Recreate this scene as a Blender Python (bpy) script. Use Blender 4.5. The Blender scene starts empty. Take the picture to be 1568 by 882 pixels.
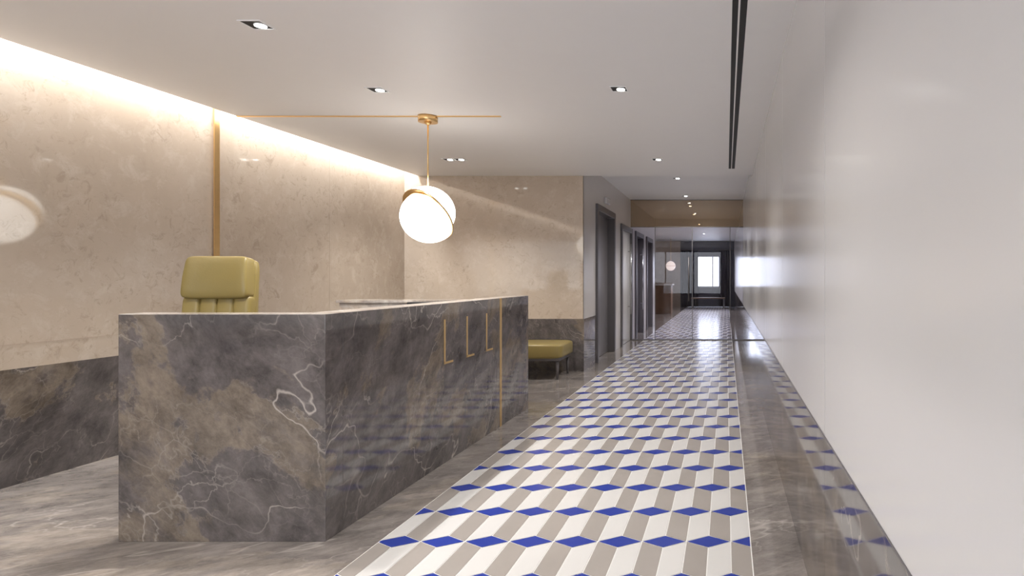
import bpy, bmesh, math, random
from mathutils import Vector, Matrix
random.seed(3)
scene = bpy.context.scene
scene.view_settings.view_transform = 'Standard'
scene.view_settings.look = 'None'
scene.view_settings.exposure = 0.42

# ------------------------------------------------------------------ helpers
def link(o, parent=None):
    scene.collection.objects.link(o)
    if parent is not None:
        o.parent = parent
    return o

def empty(name):
    e = bpy.data.objects.new(name, None)
    e.empty_display_size = 0.1
    return link(e)

def mesh_obj(name, verts, faces, mat=None, parent=None, smooth=False):
    me = bpy.data.meshes.new(name)
    me.from_pydata([tuple(v) for v in verts], [], faces)
    me.update()
    if smooth:
        for p in me.polygons: p.use_smooth = True
    if mat: me.materials.append(mat)
    return link(bpy.data.objects.new(name, me), parent)

BF = [(0,3,2,1),(4,5,6,7),(0,1,5,4),(1,2,6,5),(2,3,7,6),(3,0,4,7)]
def bverts(x0,x1,y0,y1,z0,z1):
    return [(x0,y0,z0),(x1,y0,z0),(x1,y1,z0),(x0,y1,z0),(x0,y0,z1),(x1,y0,z1),(x1,y1,z1),(x0,y1,z1)]

def box(name, x0,x1,y0,y1,z0,z1, mat, parent=None, bevel=0):
    o = mesh_obj(name, bverts(x0,x1,y0,y1,z0,z1), BF, mat, parent)
    if bevel:
        m = o.modifiers.new('b','BEVEL'); m.width = bevel; m.segments = 3
    return o

def boxes(name, lst, mat, parent=None, bevel=0):
    vs=[]; fs=[]
    for b in lst:
        n=len(vs); vs+=bverts(*b); fs+=[tuple(i+n for i in f) for f in BF]
    o = mesh_obj(name, vs, fs, mat, parent)
    if bevel:
        m = o.modifiers.new('b','BEVEL'); m.width = bevel; m.segments = 2
    return o

def sgnp(v,e): return math.copysign(abs(v)**e, v)
def cushion(name, c, size, mat, parent=None, e1=0.3, e2=0.3, nu=48, nv=24, rot=None, fn=None):
    vs=[]; fs=[]
    a,b,h = [s/2 for s in size]
    for j in range(nv+1):
        ph = -math.pi/2 + math.pi*j/nv
        for i in range(nu):
            th = 2*math.pi*i/nu
            x = a*sgnp(math.cos(ph),e1)*sgnp(math.cos(th),e2)
            y = b*sgnp(math.cos(ph),e1)*sgnp(math.sin(th),e2)
            z = h*sgnp(math.sin(ph),e1)
            v = Vector((x,y,z))
            if fn: v = fn(v)
            if rot: v = rot @ v
            vs.append(v+Vector(c))
    for j in range(nv):
        for i in range(nu):
            fs.append((j*nu+i, j*nu+(i+1)%nu, (j+1)*nu+(i+1)%nu, (j+1)*nu+i))
    o = mesh_obj(name, vs, fs, mat, parent, smooth=True)
    bm = bmesh.new(); bm.from_mesh(o.data); bmesh.ops.remove_doubles(bm, verts=bm.verts, dist=1e-5)
    bm.to_mesh(o.data); bm.free()
    return o

def cyl(name, p0, p1, r0, r1, mat, parent=None, n=32):
    p0=Vector(p0); p1=Vector(p1); d=(p1-p0).normalized()
    u = d.orthogonal().normalized(); w = d.cross(u)
    vs=[]; 
    for p,r in ((p0,r0),(p1,r1)):
        for i in range(n):
            t=2*math.pi*i/n
            vs.append(p+u*math.cos(t)*r+w*math.sin(t)*r)
    fs=[(i,(i+1)%n,n+(i+1)%n,n+i) for i in range(n)]+[tuple(reversed(range(n))),tuple(range(n,2*n))]
    o=mesh_obj(name,vs,fs,mat,parent)
    for p in o.data.polygons:
        if len(p.vertices)==4: p.use_smooth=True
    return o

# ------------------------------------------------------------------ materials
class NT:
    def __init__(s, name):
        s.m = bpy.data.materials.new(name); s.m.use_nodes=True
        s.t = s.m.node_tree; s.t.nodes.clear()
        s.out = s.t.nodes.new('ShaderNodeOutputMaterial')
    def n(s, typ, inputs=None, **kw):
        nd = s.t.nodes.new(typ)
        for k,v in kw.items(): setattr(nd,k,v)
        for k,v in (inputs or {}).items():
            if hasattr(v,'is_output') or isinstance(v, bpy.types.NodeSocket): s.t.links.new(v, nd.inputs[k])
            else: nd.inputs[k].default_value = v
        return nd
    def math(s, op, a, b=0.0, clamp=False):
        nd = s.t.nodes.new('ShaderNodeMath'); nd.operation=op; nd.use_clamp=clamp
        for i,v in enumerate((a,b)):
            if isinstance(v, bpy.types.NodeSocket): s.t.links.new(v, nd.inputs[i])
            else: nd.inputs[i].default_value=v
        return nd.outputs[0]
    def ramp(s, fac, stops, interp='LINEAR'):
        nd = s.t.nodes.new('ShaderNodeValToRGB'); nd.color_ramp.interpolation=interp
        cr = nd.color_ramp
        while len(cr.elements)<len(stops): cr.elements.new(0.5)
        for e,(p,c) in zip(cr.elements, stops):
            e.position=p
            e.color = (c,c,c,1) if isinstance(c,(int,float)) else (*c,1)
        s.t.links.new(fac, nd.inputs[0]); return nd.outputs[0]
    def mix(s, f, a, b, mode='MIX'):
        nd = s.t.nodes.new('ShaderNodeMix'); nd.data_type='RGBA'; nd.blend_type=mode
        for k,v in ((0,f),(6,a),(7,b)):
            if isinstance(v, bpy.types.NodeSocket): s.t.links.new(v, nd.inputs[k])
            elif k==0: nd.inputs[0].default_value=v
            else: nd.inputs[k].default_value=(*v,1)
        return nd.outputs[2]
    def bsdf(s, **inp):
        nd = s.t.nodes.new('ShaderNodeBsdfPrincipled')
        for k,v in inp.items():
            k=k.replace('_',' ')
            if isinstance(v, bpy.types.NodeSocket): s.t.links.new(v, nd.inputs[k])
            elif isinstance(v,tuple): nd.inputs[k].default_value=(*v,1)
            else: nd.inputs[k].default_value=v
        s.t.links.new(nd.outputs[0], s.out.inputs[0]); return nd

def simple(name, col, rough=0.5, metal=0.0, var=0.05, scale=8.0, bump=0.0, **kw):
    t = NT(name)
    g = t.n('ShaderNodeTexCoord').outputs['Object']
    nz = t.n('ShaderNodeTexNoise', {'Vector':g,'Scale':scale,'Detail':5.0}).outputs['Fac']
    c = t.mix(nz, tuple(max(0,x*(1-var)) for x in col), tuple(min(1,x*(1+var)) for x in col))
    b = t.bsdf(Base_Color=c, Roughness=rough, Metallic=metal, **kw)
    if bump:
        bp = t.n('ShaderNodeBump', {'Height':t.n('ShaderNodeTexNoise', {'Vector':g,'Scale':scale*25,'Detail':3.0}).outputs['Fac'],'Strength':bump,'Distance':0.002})
        t.t.links.new(bp.outputs[0], b.inputs['Normal'])
    return t.m

def marble(name, c0, c1, c2, vein, rough=0.08, axis=(1,-1,-1), scale=1.0, veinamt=1.0, stretch=0.36, ior=1.5, off=0.0, fineamt=0.8):
    t = NT(name)
    pos = t.n('ShaderNodeNewGeometry').outputs['Position']
    q = Vector(axis).normalized().rotation_difference(Vector((1,0,0))).to_euler()
    mp0 = t.n('ShaderNodeMapping', {'Vector':pos,'Rotation':tuple(q),'Location':(off,off*0.6,off*1.4)}).outputs[0]
    mp = t.n('ShaderNodeMapping', {'Vector':mp0,'Scale':(scale*stretch,scale,scale)}).outputs[0]
    def distort(src, sc, amt, det=5.0):
        dn = t.n('ShaderNodeTexNoise', {'Vector':src,'Scale':sc,'Detail':det,'Roughness':0.6}).outputs['Color']
        dv = t.n('ShaderNodeVectorMath', {0:dn,1:(0.5,0.5,0.5)}, operation='SUBTRACT').outputs[0]
        dv = t.n('ShaderNodeVectorMath', {0:dv,'Scale':amt}, operation='SCALE').outputs[0]
        return t.n('ShaderNodeVectorMath', {0:src,1:dv}, operation='ADD').outputs[0]
    P = distort(mp, 2.2, 0.16, 6.0)
    base = t.n('ShaderNodeTexNoise', {'Vector':P,'Scale':2.0,'Detail':9.0,'Roughness':0.62,'Distortion':0.2}).outputs['Fac']
    col = t.ramp(base, [(0.33,c0),(0.45,c1),(0.525,c1),(0.56,c2),(0.60,c2),(0.70,c1)])
    fine = t.n('ShaderNodeTexNoise', {'Vector':P,'Scale':7.0,'Detail':10.0,'Roughness':0.78}).outputs['Fac']
    col = t.mix(fineamt, col, t.ramp(fine,[(0.34,0.20),(0.5,0.5),(0.66,0.82)]), 'OVERLAY')
    def thin(val, centre, w):
        d = t.math('ABSOLUTE', t.math('SUBTRACT', val, centre))
        return t.ramp(d, [(0.0,1.0),(w*0.4,0.4),(w,0.0)])
    def ridge(sc, w, off, det=6.0, rg=0.5, src=None):
        mv = t.n('ShaderNodeVectorMath', {0:src if src else P,1:(off,off*0.7,off*1.3)}, operation='ADD').outputs[0]
        nz = t.n('ShaderNodeTexNoise', {'Vector':mv,'Scale':sc,'Detail':det,'Roughness':rg}).outputs['Fac']
        return thin(nz, 0.5, w)
    # long, nearly straight diagonal veins
    mps = t.n('ShaderNodeMapping', {'Vector':mp0,'Scale':(scale*stretch*0.45,scale,scale)}).outputs[0]
    PS = distort(mps, 6.0, 0.05, 4.0)
    mask = t.ramp(t.n('ShaderNodeTexNoise', {'Vector':mp,'Scale':2.1,'Detail':3.0}).outputs['Fac'], [(0.42,0.0),(0.58,1.0)])
    mask2 = t.ramp(t.n('ShaderNodeTexNoise', {'Vector':mp,'Scale':3.3,'Detail':4.0}).outputs['Color'], [(0.42,0.06),(0.60,1.0)])
    outl = t.math('MULTIPLY', thin(base, 0.545, 0.006), mask2)
    v1 = t.math('MULTIPLY', ridge(1.5, 0.0042, 3.0), mask2)
    v6 = t.math('MULTIPLY', ridge(1.5, 0.0040, 31.0, 4.0, 0.45, PS), mask2)
    v2 = t.math('MULTIPLY', ridge(3.4, 0.007, 11.0), mask)
    P2 = distort(mp, 5.0, 0.16, 4.0)
    vo2 = t.n('ShaderNodeTexVoronoi', {'Vector':P2,'Scale':5.0}, feature='DISTANCE_TO_EDGE').outputs['Distance']
    v4 = t.math('MULTIPLY', t.ramp(vo2,[(0.0,1.0),(0.008,0.4),(0.02,0.0)]), t.math('MULTIPLY',mask,mask2))
    va = t.math('MAXIMUM', t.math('MULTIPLY',outl,0.30), t.math('MULTIPLY',v1,0.65))
    va = t.math('MAXIMUM', va, t.math('MULTIPLY',v6,0.85))
    va = t.math('MAXIMUM', va, t.math('MULTIPLY',v2,0.22))
    va = t.math('MAXIMUM', va, t.math('MULTIPLY',v4,0.32))
    va = t.math('MULTIPLY', va, veinamt, True)
    col = t.mix(va, col, vein)
    t.bsdf(Base_Color=col, Roughness=rough, IOR=ior)
    return t.m

M_marble = marble('dark_marble', (0.066,0.058,0.059),(0.108,0.094,0.091),(0.165,0.134,0.107),(0.45,0.40,0.36), rough=0.06, ior=1.6, off=5.3)
M_marblefl = marble('floor_marble', (0.150,0.132,0.122),(0.205,0.181,0.166),(0.260,0.225,0.196),(0.46,0.42,0.385), rough=0.07, axis=(1,0.55,0.2), veinamt=1.0, stretch=0.5, ior=1.65, fineamt=0.65)
M_marbletop = marble('counter_top_marble', (0.40,0.35,0.32),(0.55,0.50,0.46),(0.62,0.55,0.48),(0.75,0.72,0.7), rough=0.12, veinamt=0.6)

def limestone():
    t = NT('pink_limestone')
    pos = t.n('ShaderNodeNewGeometry').outputs['Position']
    n1 = t.n('ShaderNodeTexNoise', {'Vector':pos,'Scale':1.1,'Detail':7.0,'Roughness':0.6}).outputs['Fac']
    c = t.ramp(n1, [(0.32,(0.48,0.395,0.313)),(0.5,(0.525,0.436,0.350)),(0.68,(0.57,0.482,0.392))])
    n2 = t.n('ShaderNodeTexNoise', {'Vector':pos,'Scale':7.0,'Detail':10.0,'Roughness':0.72,'Distortion':0.4}).outputs['Fac']
    c = t.mix(t.ramp(n2,[(0.50,0.0),(0.66,0.45)]), c, (0.65,0.575,0.49))
    n3 = t.n('ShaderNodeTexNoise', {'Vector':pos,'Scale':12.0,'Detail':9.0,'Roughness':0.78,'Distortion':0.9}).outputs['Fac']
    msk = t.ramp(t.n('ShaderNodeTexNoise', {'Vector':pos,'Scale':1.9,'Detail':4.0}).outputs['Fac'],[(0.43,0.25),(0.56,1.0)])
    f = t.math('MULTIPLY', t.ramp(n3,[(0.53,0.0),(0.62,0.65)]), msk)
    c = t.mix(f, c, (0.38,0.30,0.225))
    t.bsdf(Base_Color=c, Roughness=0.06, IOR=1.58)
    return t.m
M_lime = limestone()

M_ceil = simple('ceiling_paint',(0.86,0.848,0.84),0.5,var=0.01)
M_ceilwhite = simple('cove_paint',(0.9,0.9,0.9),0.7,var=0.01)
M_white = simple('white_back_painted_glass',(0.68,0.662,0.648),0.17,var=0.01,scale=1.0,Specular_IOR_Level=0.5)
M_grey = simple('grey_wall_panel',(0.60,0.565,0.54),0.3,var=0.02)
M_dark = simple('dark_metal_frame',(0.115,0.105,0.108),0.35,metal=0.0,var=0.05)
M_doorp = simple('grey_door_panel',(0.16,0.15,0.155),0.3,var=0.05)
M_doorl = simple('light_door_panel',(0.55,0.53,0.51),0.3,var=0.03)
M_black = simple('black_slot',(0.008,0.008,0.008),0.6)
M_joint = simple('panel_joint',(0.12,0.11,0.10),0.6)
M_ljoint = simple('stone_joint',(0.42,0.33,0.26),0.6)
M_brass = simple('brushed_brass',(0.88,0.60,0.28),0.28,metal=1.0,var=0.08,scale=20)
M_brassin = simple('satin_brass_inlay',(0.62,0.42,0.19),0.4,metal=0.55,var=0.08,scale=20)
M_leather = simple('olive_leather',(0.245,0.186,0.060),0.34,var=0.08,scale=5,bump=0.25)
M_chrome = simple('polished_aluminium',(0.6,0.6,0.6),0.2,metal=1.0)
M_plastic = simple('black_plastic',(0.02,0.02,0.02),0.4)
M_grout = simple('tile_grout',(0.80,0.78,0.75),0.4)
M_tblue = simple('blue_tile',(0.022,0.042,0.26),0.2,var=0.12,scale=3,IOR=1.4)
M_ttan = simple('taupe_tile',(0.305,0.275,0.25),0.2,var=0.10,scale=3,IOR=1.4)
M_twhite = simple('cream_tile',(0.56,0.545,0.525),0.2,var=0.04,scale=3,IOR=1.4)
M_darkwall = simple('dark_wall_finish',(0.07,0.07,0.09),0.4)
M_curtain = simple('dark_curtain',(0.040,0.036,0.058),0.8)
M_wood = simple('brown_timber',(0.16,0.09,0.05),0.35,var=0.3,scale=6)

def emis(name, col, st):
    t = NT(name)
    g = t.n('ShaderNodeTexCoord').outputs['Object']
    nz = t.n('ShaderNodeTexNoise', {'Vector':g,'Scale':2.0}).outputs['Fac']
    c = t.mix(nz, tuple(x*0.98 for x in col), col)
    t.bsdf(Base_Color=(0.9,0.9,0.9), Roughness=0.3, Emission_Color=c, Emission_Strength=st)
    return t.m
M_opal = emis('lit_opal_glass',(1.0,0.95,0.88),4.0)
M_opalfar = emis('lit_opal_glass_dim',(1.0,0.78,0.60),0.55)
M_lamp = emis('lamp_disc',(1.0,0.97,0.93),12.0)

def tinted(name, tint, refl, ior=1.5):
    t = NT(name)
    tr = t.n('ShaderNodeBsdfTransparent', {'Color':(*tint,1)})
    gl = t.n('ShaderNodeBsdfGlossy', {'Color':(0.9,0.85,0.8,1),'Roughness':0.01})
    fr = t.n('ShaderNodeFresnel', {'IOR':ior})
    f = t.math('ADD', t.math('MULTIPLY', fr.outputs[0], 1.0), refl, True)
    mx = t.n('ShaderNodeMixShader', {0:f,1:tr.outputs[0],2:gl.outputs[0]})
    t.t.links.new(mx.outputs[0], t.out.inputs[0]); return t.m
M_glass = tinted('tinted_glass',(0.88,0.88,0.95),0.0,1.3)
M_bronze = tinted('bronze_glass',(0.60,0.50,0.38),0.14)

# ------------------------------------------------------------------ dimensions (metres; camera at x=0,y=0)
F = 950.0
H = 1.28
XL, XR, XG = -4.40, 0.35, -1.955
YB = F/112; YM = F/75; YF = F/35; Y0 = -3.2
ZC, ZH = 2.67, 2.87
ZD = 0.716
YOPEN = 17.0; XFL = -3.7

# floor
floor = empty('floor')
box('marble_slab_left', XL,-1.686,Y0,YB,-0.1,0.0,M_marblefl,floor)
box('marble_strip_right', 0.12,XR,Y0,YF,-0.1,0.0,M_marblefl,floor)
box('marble_strip_corridor', XG-0.2,-1.686,YB,YOPEN,-0.1,0.0,M_marblefl,floor)
box('marble_slab_far', XFL,-1.686,YOPEN,YF,-0.1,0.0,M_marblefl,floor)
box('tile_bed', -1.686,0.12,Y0,YF,-0.1,-0.0015,M_grout,floor)

def clipx(poly, x, keepgreater):
    out=[]
    for i in range(len(poly)):
        a=poly[i]; b=poly[(i+1)%len(poly)]
        ia = (a[0]>=x) if keepgreater else (a[0]<=x)
        ib = (b[0]>=x) if keepgreater else (b[0]<=x)
        if ia: out.append(a)
        if ia!=ib:
            t=(x-a[0])/(b[0]-a[0]); out.append((x,a[1]+t*(b[1]-a[1])))
    return out
def area(p):
    return 0.5*sum(p[i][0]*p[(i+1)%len(p)][1]-p[(i+1)%len(p)][0]*p[i][1] for i in range(len(p)))
def inset(p,d):
    q=[p[0]]
    for v in p[1:]:
        if math.hypot(v[0]-q[-1][0],v[1]-q[-1][1])>1e-4: q.append(v)
    if math.hypot(q[0][0]-q[-1][0],q[0][1]-q[-1][1])<1e-4: q.pop()
    if len(q)<3: return None
    if area(q)<0: q.reverse()
    if area(q)<0.0004: return None
    n=len(q); res=[]
    for i in range(n):
        a=Vector(q[i-1]); b=Vector(q[i]); c=Vector(q[(i+1)%n])
        e1=(b-a).normalized(); e2=(c-b).normalized()
        n1=Vector((-e1.y,e1.x)); n2=Vector((-e2.y,e2.x))
        m=(n1+n2)
        if m.length<1e-3: return None
        m.normalize(); k=d/max(0.25,m.dot(n1))
        res.append(tuple(b+m*k))
    return res
W=0.2150; R=0.387; b_=0.067; L=R-b_
vs=[]; fs=[]; mi=[]
cy0 = F/(404/H)
k0=int((Y0-cy0)/R)-2; k1=int((YF-cy0)/R)+2
for k in range(k0,k1):
    cy=cy0+k*R
    off = -0.0855 + (0 if k%2==0 else -W/2)
    for j in range(-9,4):
        cx=off+j*W
        polys=[([(cx-W/2,cy),(cx,cy-b_),(cx+W/2,cy),(cx,cy+b_)],0),
               ([(cx-W/2,cy),(cx-W/2,cy-L),(cx,cy-b_-L),(cx,cy-b_)],1),
               ([(cx+W/2,cy),(cx,cy-b_),(cx,cy-b_-L),(cx+W/2,cy-L)],2)]
        for p,m in polys:
            if min(v[1] for v in p)<Y0+0.01 or max(v[1] for v in p)>YF-0.01: continue
            p=clipx(p,-1.683,True)
            if len(p)<3: continue
            p=clipx(p,0.117,False)
            if len(p)<3: continue
            p=inset(p,0.0022)
            if not p: continue
            n=len(vs); vs+=[(x,y,0.0) for x,y in p]; fs.append(tuple(range(n,n+len(p)))); mi.append(m)
tiles=mesh_obj('cube_pattern_tiles',vs,fs,None,floor)
for m in (M_tblue,M_ttan,M_twhite): tiles.data.materials.append(m)
for p,m in zip(tiles.data.polygons,mi): p.material_index=m

# walls
TH=0.15
box('wall_left', XL-TH,XL,Y0,YB+TH,0,ZC+0.35,M_lime)
wb=empty('wall_back')
box('stone_face', XL,XG,YB,YB+0.03,ZD,ZC+0.29,M_lime,wb)
box('core', XL,XG-0.001,YB+0.03,YB+TH,0,ZH+0.15,M_grey,wb)
box('lower', XL,XG,YB,YB+0.03,0,ZD,M_lime,wb)
box('baseboard_back', XL+0.012,XG+0.0,YB-0.012,YB,0,ZD,M_marble)
box('baseboard_left', XL,XL+0.012,Y0,YB,0,ZD,M_marble)
# corridor left wall with door openings
def dpt(x): return F*(-XG)/(1112-x)
d1a,d1b = dpt(912),dpt(940)
d2a,d2b = dpt(950),dpt(966.5)
d3a,d3b = dpt(972),dpt(984)
d4a,d4b = dpt(989),dpt(998)
wc=[]
prev=YB
openings=[(d1a,d1b,2.39),(d2a,d2b,2.28),(d3a,d3b,2.28),(d4a,d4b,2.28)]
for a,b,h in openings:
    wc.append((XG-TH,XG,prev,a,0,ZH)); wc.append((XG-TH,XG,a,b,h,ZH)); prev=b
wc.append((XG-TH,XG,prev,YOPEN,0,ZH))
wc[0]=(XG-TH,XG,YB+TH,d1a,0,ZH)
wc.append((XG-TH-0.1,XG-TH,YB+TH,YOPEN,-0.1,ZH))  # unseen backing slab, added to stop sky light leaking in under the doors
wcl=boxes('wall_corridor', wc, M_grey)
box('wall_return', XG-0.001+0.0,XG,YB,YB+TH,0,ZC,M_grey)
box('baseboard_corridor', XG,XG+0.012,YB-0.012,d1a-0.03,0,ZD,M_marble)
def door(name,a,b,h,light,depth=0.09,handle=False):
    e=empty(name)
    fw=0.10
    boxes('frame',[(XG-0.12,XG+0.035,a,a+fw,0,h),(XG-0.12,XG+0.035,b-fw,b,0,h),(XG-0.12,XG+0.035,a+fw,b-fw,h-fw,h)],M_dark,e,0.004)
    mt=M_doorl if light else M_doorp
    boxes('leaf',[(XG-0.11,XG-0.01 if light else XG-depth,a+fw+0.002,b-fw-0.002,0.004,h-fw-0.002)],mt,e,0.003)
    if handle:
        y=b-fw-0.25
        cyl('handle',(XG+0.05,y,0.55),(XG+0.05,y,1.95),0.014,0.014,M_chrome,e,16)
        cyl('handle_post_1',(XG-0.012,y,0.7),(XG+0.05,y,0.7),0.01,0.01,M_chrome,e,12)
        cyl('handle_post_2',(XG-0.012,y,1.8),(XG+0.05,y,1.8),0.01,0.01,M_chrome,e,12)
    return e
door('door_1',d1a,d1b,2.39,False)
door('door_2',d2a,d2b,2.28,True,handle=True)
door('door_3',d3a,d3b,2.28,False,handle=True)
door('door_4',d4a,d4b,2.28,False)
# emergency light above lift
e=empty('wall_sensor')
ys=(d1a+d1b)/2-0.1
box('housing',XG,XG+0.05,ys,ys+0.28,2.47,2.57,M_white,e,0.01)
box('lens',XG+0.05,XG+0.056,ys+0.03,ys+0.25,2.485,2.555,M_grey,e,0.002)

# right wall
wr=empty('wall_right')
box('core', XR+0.012,XR+TH,Y0,YF,0,ZH,M_white,wr)
joints=[F/431+1.66*k for k in range(-3,6)]
joints=[j for j in joints if j<YM]
edges=[Y0]+joints+[YM,YF]
pl=[]
for a,b in zip(edges[:-1],edges[1:]):
    pl.append((XR,XR+0.012,a+0.003,b-0.003,ZD+0.003,ZH))
boxes('glass_panels',pl,M_white,wr)
boxes('joint_fill',[(XR+0.001,XR+0.0121,a-0.0035,a+0.0035,0,ZH) for a in joints],M_joint,wr)
box('glass_edge_trim',XR-0.002,XR+0.002,Y0,YM,ZD-0.002,ZD+0.003,M_dark,wr)
pl=[(XR,XR+0.012,a+0.0015,b-0.0015,0,ZD) for a,b in zip(edges[:-1],edges[1:])]
boxes('baseboard_right',pl,M_marble)

# ceiling near + cove + high ceiling
XCE=-4.21
boxes('ceiling',[(XCE,XR+TH,Y0,YB,ZC,ZC+0.06),(XL-TH,XCE+0.4,Y0,YB+0.03,ZC+0.29,ZC+0.35),(XCE+0.3,XCE+0.4,Y0,YB,ZC+0.06,ZC+0.29)],M_ceil)
boxes('ceiling_corridor',[(XG-TH,XR+TH,YB+0.001,YOPEN,ZH,ZH+0.1),(XFL-TH,XR+TH,YOPEN,YF+TH,ZH,ZH+0.1),(XCE+0.4,XR+TH,YB-0.03,YB,ZC+0.06,ZH+0.1)],M_ceil)
box('trim_1',XCE-0.004,XCE,Y0,YB,ZC,ZC+0.07,M_ceilwhite)

# rear wall behind the camera; its unseen window is added to let in daylight
wx0,wx1,wz0,wz1=-4.1,-0.2,0.5,2.5
boxes('wall_rear',[(XL-TH,wx0,Y0-TH,Y0,0,ZC+0.35),(wx1,XR+TH,Y0-TH,Y0,0,ZC+0.35),(wx0,wx1,Y0-TH,Y0,0,wz0),(wx0,wx1,Y0-TH,Y0,wz1,ZC+0.35)],M_white)
bars=[(wx0,wx1,Y0-0.1,Y0-0.04,wz0,wz0+0.05),(wx0,wx1,Y0-0.1,Y0-0.04,wz1-0.05,wz1)]
for i in range(4):
    xx=wx0+(wx1-wx0-0.05)*i/3
    bars.append((xx,xx+0.05,Y0-0.1,Y0-0.04,wz0+0.05,wz1-0.05))
boxes('added_rear_window',bars,M_dark)

# far room
fx0,fx1,fz0,fz1=-1.36,-0.20,0.85,2.22
boxes('wall_far',[(XFL-TH,fx0,YF,YF+TH,0,ZH),(fx1,XR+TH,YF,YF+TH,0,ZH),(fx0,fx1,YF,YF+TH,0,fz0),(fx0,fx1,YF,YF+TH,fz1,ZH)],M_darkwall)
boxes('wall_far_side',[(XFL-TH,XFL,YOPEN,YF,0,ZH),(XFL,XG-TH,YOPEN-TH,YOPEN,0,ZH)],M_lime)
box('wall_far_panel',XFL,-2.0,YF-0.05,YF,0,ZH,M_lime)
boxes('window_2',[(fx0,fx1,YF+0.03,YF+0.08,fz0,fz0+0.05),(fx0,fx1,YF+0.03,YF+0.08,fz1-0.05,fz1),
    (fx0,fx0+0.05,YF+0.03,YF+0.08,fz0+0.05,fz1-0.05),(fx1-0.05,fx1,YF+0.03,YF+0.08,fz0+0.05,fz1-0.05),(-0.62,-0.57,YF+0.03,YF+0.08,fz0+0.05,fz1-0.05)],M_white)
def curtain(name,x0,x1,y,z0,z1):
    vs=[];fs=[];n=90
    for i in range(n+1):
        x=x0+(x1-x0)*i/n
        yy=y+0.035*math.sin(i/n*(x1-x0)/0.11*math.pi*2)
        vs+=[(x,yy,z0),(x,yy,z1)]
    for i in range(n): fs.append((2*i,2*i+2,2*i+3,2*i+1))
    o=mesh_obj(name,vs,fs,M_curtain,None,True)
    s=o.modifiers.new('s','SOLIDIFY'); s.thickness=0.006
    return o
curtain('curtain',-1.95,-1.22,YF-0.12,0.02,2.45)
curtain('curtain.001',-0.32,0.2,YF-0.12,0.02,2.45)
cr=empty('curtain_rail'); cyl('rail',(-1.97,YF-0.12,2.475),(0.3,YF-0.12,2.475),0.015,0.015,M_dark,cr,12)
cyl('bracket_1',(-1.5,YF-0.12,2.475),(-1.5,YF,2.475),0.01,0.01,M_dark,cr,8); cyl('bracket_2',(0.1,YF-0.12,2.475),(0.1,YF,2.475),0.01,0.01,M_dark,cr,8)
# far table
e=empty('console_table')
box('top',-1.45,-0.05,25.6,26.2,0.40,0.45,M_wood,e,0.005)
boxes('legs',[(-1.43,-1.37,25.62,25.68,0,0.40),(-0.13,-0.07,25.62,25.68,0,0.40),(-1.43,-1.37,26.12,26.18,0,0.40),(-0.13,-0.07,26.12,26.18,0,0.40)],M_dark,e)
e=empty('timber_desk')
box('body',-3.0,-1.95,21.9,22.6,0.0,1.0,M_wood,e,0.01)
box('top',-3.05,-1.9,21.85,22.65,1.0,1.05,M_marbletop,e,0.005)

# glazed partition
e=empty('glass_partition')
zt=2.31
vx=[XG+0.012,(1003-1112)/75,(1060-1112)/75,(1118-1112)/75,XR]
for i in range(4):
    box('pane_%d'%(i+1),vx[i]+0.003,vx[i+1]-0.003,YM,YM+0.012,0.02,zt-0.004,M_glass,e)
box('transom_pane',XG+0.003,XR-0.003,YM,YM+0.012,zt+0.004,ZH-0.01,M_bronze,e)
boxes('channels',[(XG,XR,YM-0.01,YM+0.022,0,0.02),(XG,XR,YM-0.01,YM+0.022,ZH-0.012,ZH),(XG+0.0,XR,YM-0.004,YM+0.016,zt-0.005,zt+0.005)]+
      [(v-0.006,v+0.006,YM-0.008,YM+0.02,0.02,zt) for v in vx[1:4]],M_dark,e)
for i,v in enumerate((vx[2]-0.07,)):
    cyl('pull_%d'%i,(v,YM-0.05,0.8),(v,YM-0.05,1.7),0.012,0.012,M_dark,e,12)
    cyl('post_%d'%i,(v,YM-0.05,0.9),(v,YM,0.9),0.008,0.008,M_dark,e,8)
    cyl('postb_%d'%i,(v,YM-0.05,1.6),(v,YM,1.6),0.008,0.008,M_dark,e,8)

# brass strips on wall / ceiling
box('trim_2',XL+0.0125,XL+0.0205,5.31,5.365,0,ZC+0.28,M_brass)
box('trim_3',XCE,-1.94,5.330,5.350,ZC-0.008,ZC,M_brass)
# stone joints
boxes('trim_4',[(XL-0.0005,XL+0.0008,6.88,6.883,ZD,ZC+0.3),(XL-0.0005,XL+0.0008,2.6,2.603,ZD,ZC+0.3),(XL-0.0005,XL+0.0008,Y0,YB,0.865,0.868)],M_ljoint)

# ------------------------------------------------------------------ reception counter
rc=empty('reception_counter')
cx0,cx1=-2.946,-1.943; cy0_,cy1_=F/316,F/156; CT=1.103
tk=0.14
box('front_panel',cx0,cx1,cy0_,cy0_+tk,0,CT-0.002,M_marble,rc,0.002)
box('corridor_panel',cx1-0.16,cx1,cy0_+tk,cy1_,0,CT-0.002,M_marble,rc,0.002)
boxes('cap',[(cx0+0.001,cx1-0.001,cy0_+0.001,cy0_+tk,CT-0.002,CT),(cx1-0.16,cx1-0.001,cy0_+tk,cy1_-0.001,CT-0.002,CT)],M_marbletop,rc)
box('return_panel',-3.60,cx1-0.16,cy1_-0.32,cy1_-0.06,0,1.045,M_marbletop,rc,0.003)
box('return_cap',-3.62,cx1-0.16,cy1_-0.34,cy1_-0.02,1.045,1.070,M_marbletop,rc,0.003)
box('worktop',cx1-0.75,cx1-0.16,cy0_+tk,cy1_-0.34,0.72,0.75,M_wood,rc,0.003)
boxes('worktop_supports',[(cx1-0.72,cx1-0.2,4.9,4.93,0,0.72)],M_wood,rc)
box('brass_inlay',cx1-0.003,cx1+0.003,5.325,5.365,0,CT,M_brassin,rc)
refls=[]
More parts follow.
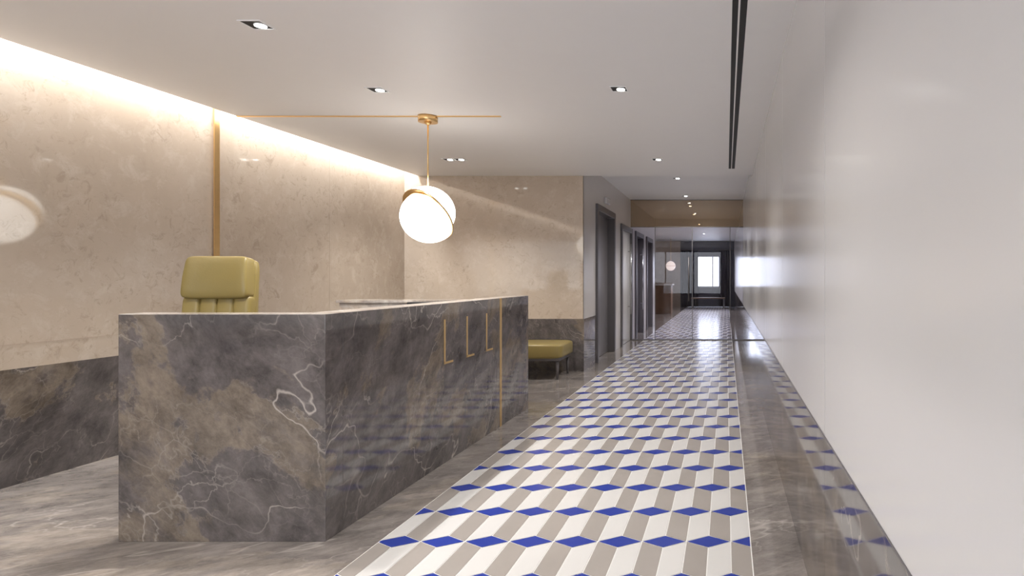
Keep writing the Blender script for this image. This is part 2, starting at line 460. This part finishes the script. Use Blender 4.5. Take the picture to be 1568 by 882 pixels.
for d in (4.28,4.65,5.03):
    refls.append((cx1-0.003,cx1+0.003,d-0.010,d+0.010,0.69,0.99))
    refls.append((cx1-0.003,cx1+0.003,d-0.010,d+0.13,0.682,0.696))
boxes('brass_reflections',refls,M_brassin,rc)  # L-shaped strips modelled in place of reflections in the polished panel
box('monitor_screen',-2.55,-2.15,4.95,4.98,0.83,1.085,M_plastic,rc,0.006)
box('monitor_stand',-2.37,-2.33,4.99,5.02,0.76,0.95,M_plastic,rc)
box('monitor_foot',-2.47,-2.23,4.93,5.08,0.75,0.762,M_plastic,rc,0.004)

# ------------------------------------------------------------------ pendant
pe=empty('crescent_pendant_lamp')
C=Vector((-2.567,5.34,1.822)); RR=0.230
n=Vector((0.345,0.72,0.60)).normalized()
t_=Vector((-0.87,0.0,0.5)); t_=(t_-n*t_.dot(n)).normalized()
def hemi(name, center, axis, r, mat, nu=64, nv=24):
    u=axis.orthogonal().normalized(); w=axis.cross(u)
    vs=[];fs=[]
    for j in range(nv):
        ph=math.pi/2*j/nv
        for i in range(nu):
            th=2*math.pi*i/nu
            vs.append(center+axis*math.sin(ph)*r+(u*math.cos(th)+w*math.sin(th))*math.cos(ph)*r)
    vs.append(center+axis*r)
    for j in range(nv-1):
        for i in range(nu): fs.append((j*nu+i,j*nu+(i+1)%nu,(j+1)*nu+(i+1)%nu,(j+1)*nu+i))
    top=len(vs)-1
    for i in range(nu): fs.append(((nv-1)*nu+i,(nv-1)*nu+(i+1)%nu,top))
    return mesh_obj(name,vs,fs,mat,pe,True)
off=0.022
hemi('front_glass',C-t_*off-n*0.014,-n,RR-0.004,M_opal)
hemi('rear_glass',C+t_*off+n*0.014,n,RR-0.004,M_opal)
cyl('front_rim',C-t_*off-n*0.016,C-t_*off+n*0.0,RR+0.002,RR+0.002,M_brass,pe,96)
cyl('rear_rim',C+t_*off+n*0.0,C+t_*off+n*0.016,RR+0.002,RR+0.002,M_brass,pe,96)
cyl('rod',(C.x,C.y,C.z+RR-0.02),(C.x,C.y,ZC-0.05),0.006,0.006,M_brass,pe,16)
cyl('canopy',(C.x,C.y,ZC-0.055),(C.x,C.y,ZC),0.078,0.078,M_brass,pe,48)
cyl('canopy_collar',(C.x,C.y,ZC-0.075),(C.x,C.y,ZC-0.055),0.018,0.03,M_brass,pe,24)

# far pendant
fp=empty('globe_pendant_lamp')
cushion('globe',(-2.2,24.6,1.74),(0.38,0.38,0.38),M_opalfar,fp,1,1)
cyl('rod',(-2.2,24.6,1.92),(-2.2,24.6,ZH),0.006,0.006,M_brass,fp,12)
cyl('band',(-2.2,24.6,1.735),(-2.2,24.6,1.745),0.195,0.195,M_brass,fp,48)

# ------------------------------------------------------------------ office chair
ch=empty('executive_office_chair')
tilt=Matrix.Rotation(math.radians(-7),3,'X')
CW=0.415
def headfn(v):
    s=1.0-0.10*((v.z+0.145)/0.29)
    belly=1.0+0.25*math.cos(max(-1,min(1,v.z/0.145))*math.pi/2)
    return Vector((v.x*s, v.y*belly-0.35*v.x**2, v.z))
cushion('headrest',(0,0.262,1.277),(CW,0.115,0.29),M_leather,ch,0.2,0.25,rot=tilt,fn=headfn,nu=72,nv=36)
nch=4; cw=CW/nch
for i in range(nch):
    x=-CW/2+cw*(i+0.5)
    cushion('back_channel_%d'%(i+1),(x,0.240-0.35*x*x,0.87),(cw*1.08,0.115,0.56),M_leather,ch,0.16,0.42,rot=tilt,nu=32)
def shellfn(v): return Vector((v.x*(1.0-0.06*(v.z/0.4 if v.z>0 else 0)), v.y-0.35*v.x**2, v.z))
cushion('back_shell',(0,0.285,0.98),(CW+0.015,0.07,0.855),M_leather,ch,0.16,0.3,rot=tilt,fn=shellfn)
cushion('seat',(0,-0.03,0.50),(0.46,0.48,0.11),M_leather,ch,0.4,0.35)
cushion('seat_pan',(0,-0.0,0.44),(0.40,0.42,0.05),M_plastic,ch,0.3,0.3)
for s in (-1,1):
    cushion('arm_pad_%s'%('l' if s<0 else 'r'),(s*0.245,0.08,0.68),(0.05,0.26,0.035),M_leather,ch,0.5,0.4)
    cyl('arm_post_%s'%('l' if s<0 else 'r'),(s*0.245,0.08,0.67),(s*0.238,0.04,0.45),0.012,0.012,M_chrome,ch,16)
    cyl('arm_brace_%s'%('l' if s<0 else 'r'),(s*0.238,0.04,0.45),(s*0.1,0.02,0.43),0.012,0.012,M_chrome,ch,16)
cyl('gas_lift',(0,0,0.42),(0,0,0.12),0.028,0.035,M_chrome,ch,24)
for k in range(5):
    a=k*2*math.pi/5+0.0
    p=(0.27*math.cos(a),0.27*math.sin(a))
    cyl('base_arm_%d'%k,(0,0,0.12),(p[0],p[1],0.075),0.028,0.016,M_chrome,ch,16)
    tx,ty=-math.sin(a),math.cos(a)
    cyl('castor_%d'%k,(p[0]-tx*0.022,p[1]-ty*0.022,0.03),(p[0]+tx*0.022,p[1]+ty*0.022,0.03),0.03,0.03,M_plastic,ch,20)
    cyl('castor_stem_%d'%k,(p[0],p[1],0.03),(p[0],p[1],0.08),0.008,0.008,M_chrome,ch,8)
ch.location=(-3.415,3.98,0); ch.rotation_euler=(0,0,math.radians(8))

# ------------------------------------------------------------------ bench
be=empty('leather_bench')
bx0,bx1,by0,by1=-3.5,-2.05,7.72,8.36
cushion('seat_cushion',((bx0+bx1)/2,(by0+by1)/2,0.355),(bx1-bx0,by1-by0,0.19),M_leather,be,0.22,0.16,nu=96)
box('frame',bx0+0.03,bx1-0.03,by0+0.03,by1-0.03,0.235,0.275,M_dark,be,0.004)
for i,(x,y) in enumerate([(bx0+0.06,by0+0.06),(bx1-0.07,by0+0.07),(bx0+0.06,by1-0.06),(bx1-0.07,by1-0.07)]):
    cyl('leg_%d'%(i+1),(x,y,0),(x,y,0.24),0.013,0.022,M_dark,be,16)

# ------------------------------------------------------------------ downlights
def downlight(x,y,z,twin=False,power=60,size=0.125,light=True,angle=125):
    e=empty('recessed_downlight')
    cells=[-0.5,0.5] if twin else [0]
    for c in cells:
        cx=x+c*(size+0.006); s=size/2
        boxes('trim_ring',[(cx-s,cx+s,y-s,y-s+0.008,z-0.004,z),(cx-s,cx+s,y+s-0.008,y+s,z-0.004,z),(cx-s,cx-s+0.008,y-s+0.008,y+s-0.008,z-0.004,z),(cx+s-0.008,cx+s,y-s+0.008,y+s-0.008,z-0.004,z)],M_ceilwhite,e)
        box('baffle',cx-s+0.008,cx+s-0.008,y-s+0.008,y+s-0.008,z-0.0015,z,M_black,e)
        cyl('lamp',(cx+0.012,y+0.012,z-0.006),(cx+0.012,y+0.012,z-0.001),0.028,0.030,M_lamp,e,24)
    if light:
        ld=bpy.data.lights.new('downlight_beam','SPOT'); ld.energy=power; ld.spot_size=math.radians(angle); ld.spot_blend=0.9
        ld.shadow_soft_size=0.05; ld.color=(1.0,0.97,0.94)
        lo=bpy.data.objects.new('beam',ld); lo.location=(x,y,z-0.03); link(lo,e)
P=115
for (x,y,tw) in [(-2.58,3.41,False),(-2.58,4.59,False),(-3.2,7.3,True),(-0.79,4.57,False),(-0.81,7.3,False),
                 (-0.8,1.9,False),(-2.58,1.6,False),(-0.8,-0.8,False),(-2.58,-0.8,False)]:  # this row: unseen downlights added out of frame for more room light
    downlight(x,y,ZC,tw,P)
for (x,y,k) in [(-0.79,9.94,1),(-0.8,12.1,1),(-0.81,13.8,1.6),(-0.82,15.6,1.6),(-0.82,18.5,2.4),(-0.82,22.5,3.2)]:
    downlight(x,y,ZH,False,P*k)

# linear diffuser
e=empty('linear_air_diffuser')
y0,y1=Y0+0.3,F/120
boxes('slots',[(0.031,0.062,y0,y1,ZC-0.0015,ZC),(0.072,0.108,y0,y1,ZC-0.0015,ZC)],M_black,e)
boxes('frame',[(0.022,0.031,y0,y1,ZC-0.003,ZC),(0.062,0.072,y0,y1,ZC-0.003,ZC),(0.108,0.117,y0,y1,ZC-0.003,ZC)],M_ceil,e)

# cove light
cv=empty('cove_led_strip')
Lc=YB-Y0-0.2
ym=(Y0+YB)/2
box('led_profile',XCE+0.02,XCE+0.06,Y0+0.1,YB-0.1,ZC+0.06,ZC+0.075,M_ceilwhite,cv)
ld=bpy.data.lights.new('cove_strip','AREA'); ld.shape='RECTANGLE'; ld.size=0.10; ld.size_y=Lc; ld.energy=140; ld.color=(1.0,0.995,0.99)
lo=bpy.data.objects.new('strip_light',ld); lo.location=((XL+XCE)/2-0.0,ym,ZC+0.27); lo.rotation_euler=(0,math.radians(8),0); link(lo,cv)

# world
w=bpy.data.worlds.new('sky'); scene.world=w; w.use_nodes=True
bg=w.node_tree.nodes['Background']; bg.inputs[0].default_value=(0.84,0.91,1.0,1); bg.inputs[1].default_value=4.2

# camera
cam=bpy.data.cameras.new('camera'); cam.lens=F/1568*36; cam.sensor_width=36; cam.sensor_fit='HORIZONTAL'
cam.shift_x=-(1112-784)/1568; cam.shift_y=-(441-425)/1568; cam.clip_start=0.02; cam.clip_end=200
co=bpy.data.objects.new('camera',cam); co.location=(0,0,H); co.rotation_euler=(math.pi/2,0,0)
scene.collection.objects.link(co); scene.camera=co
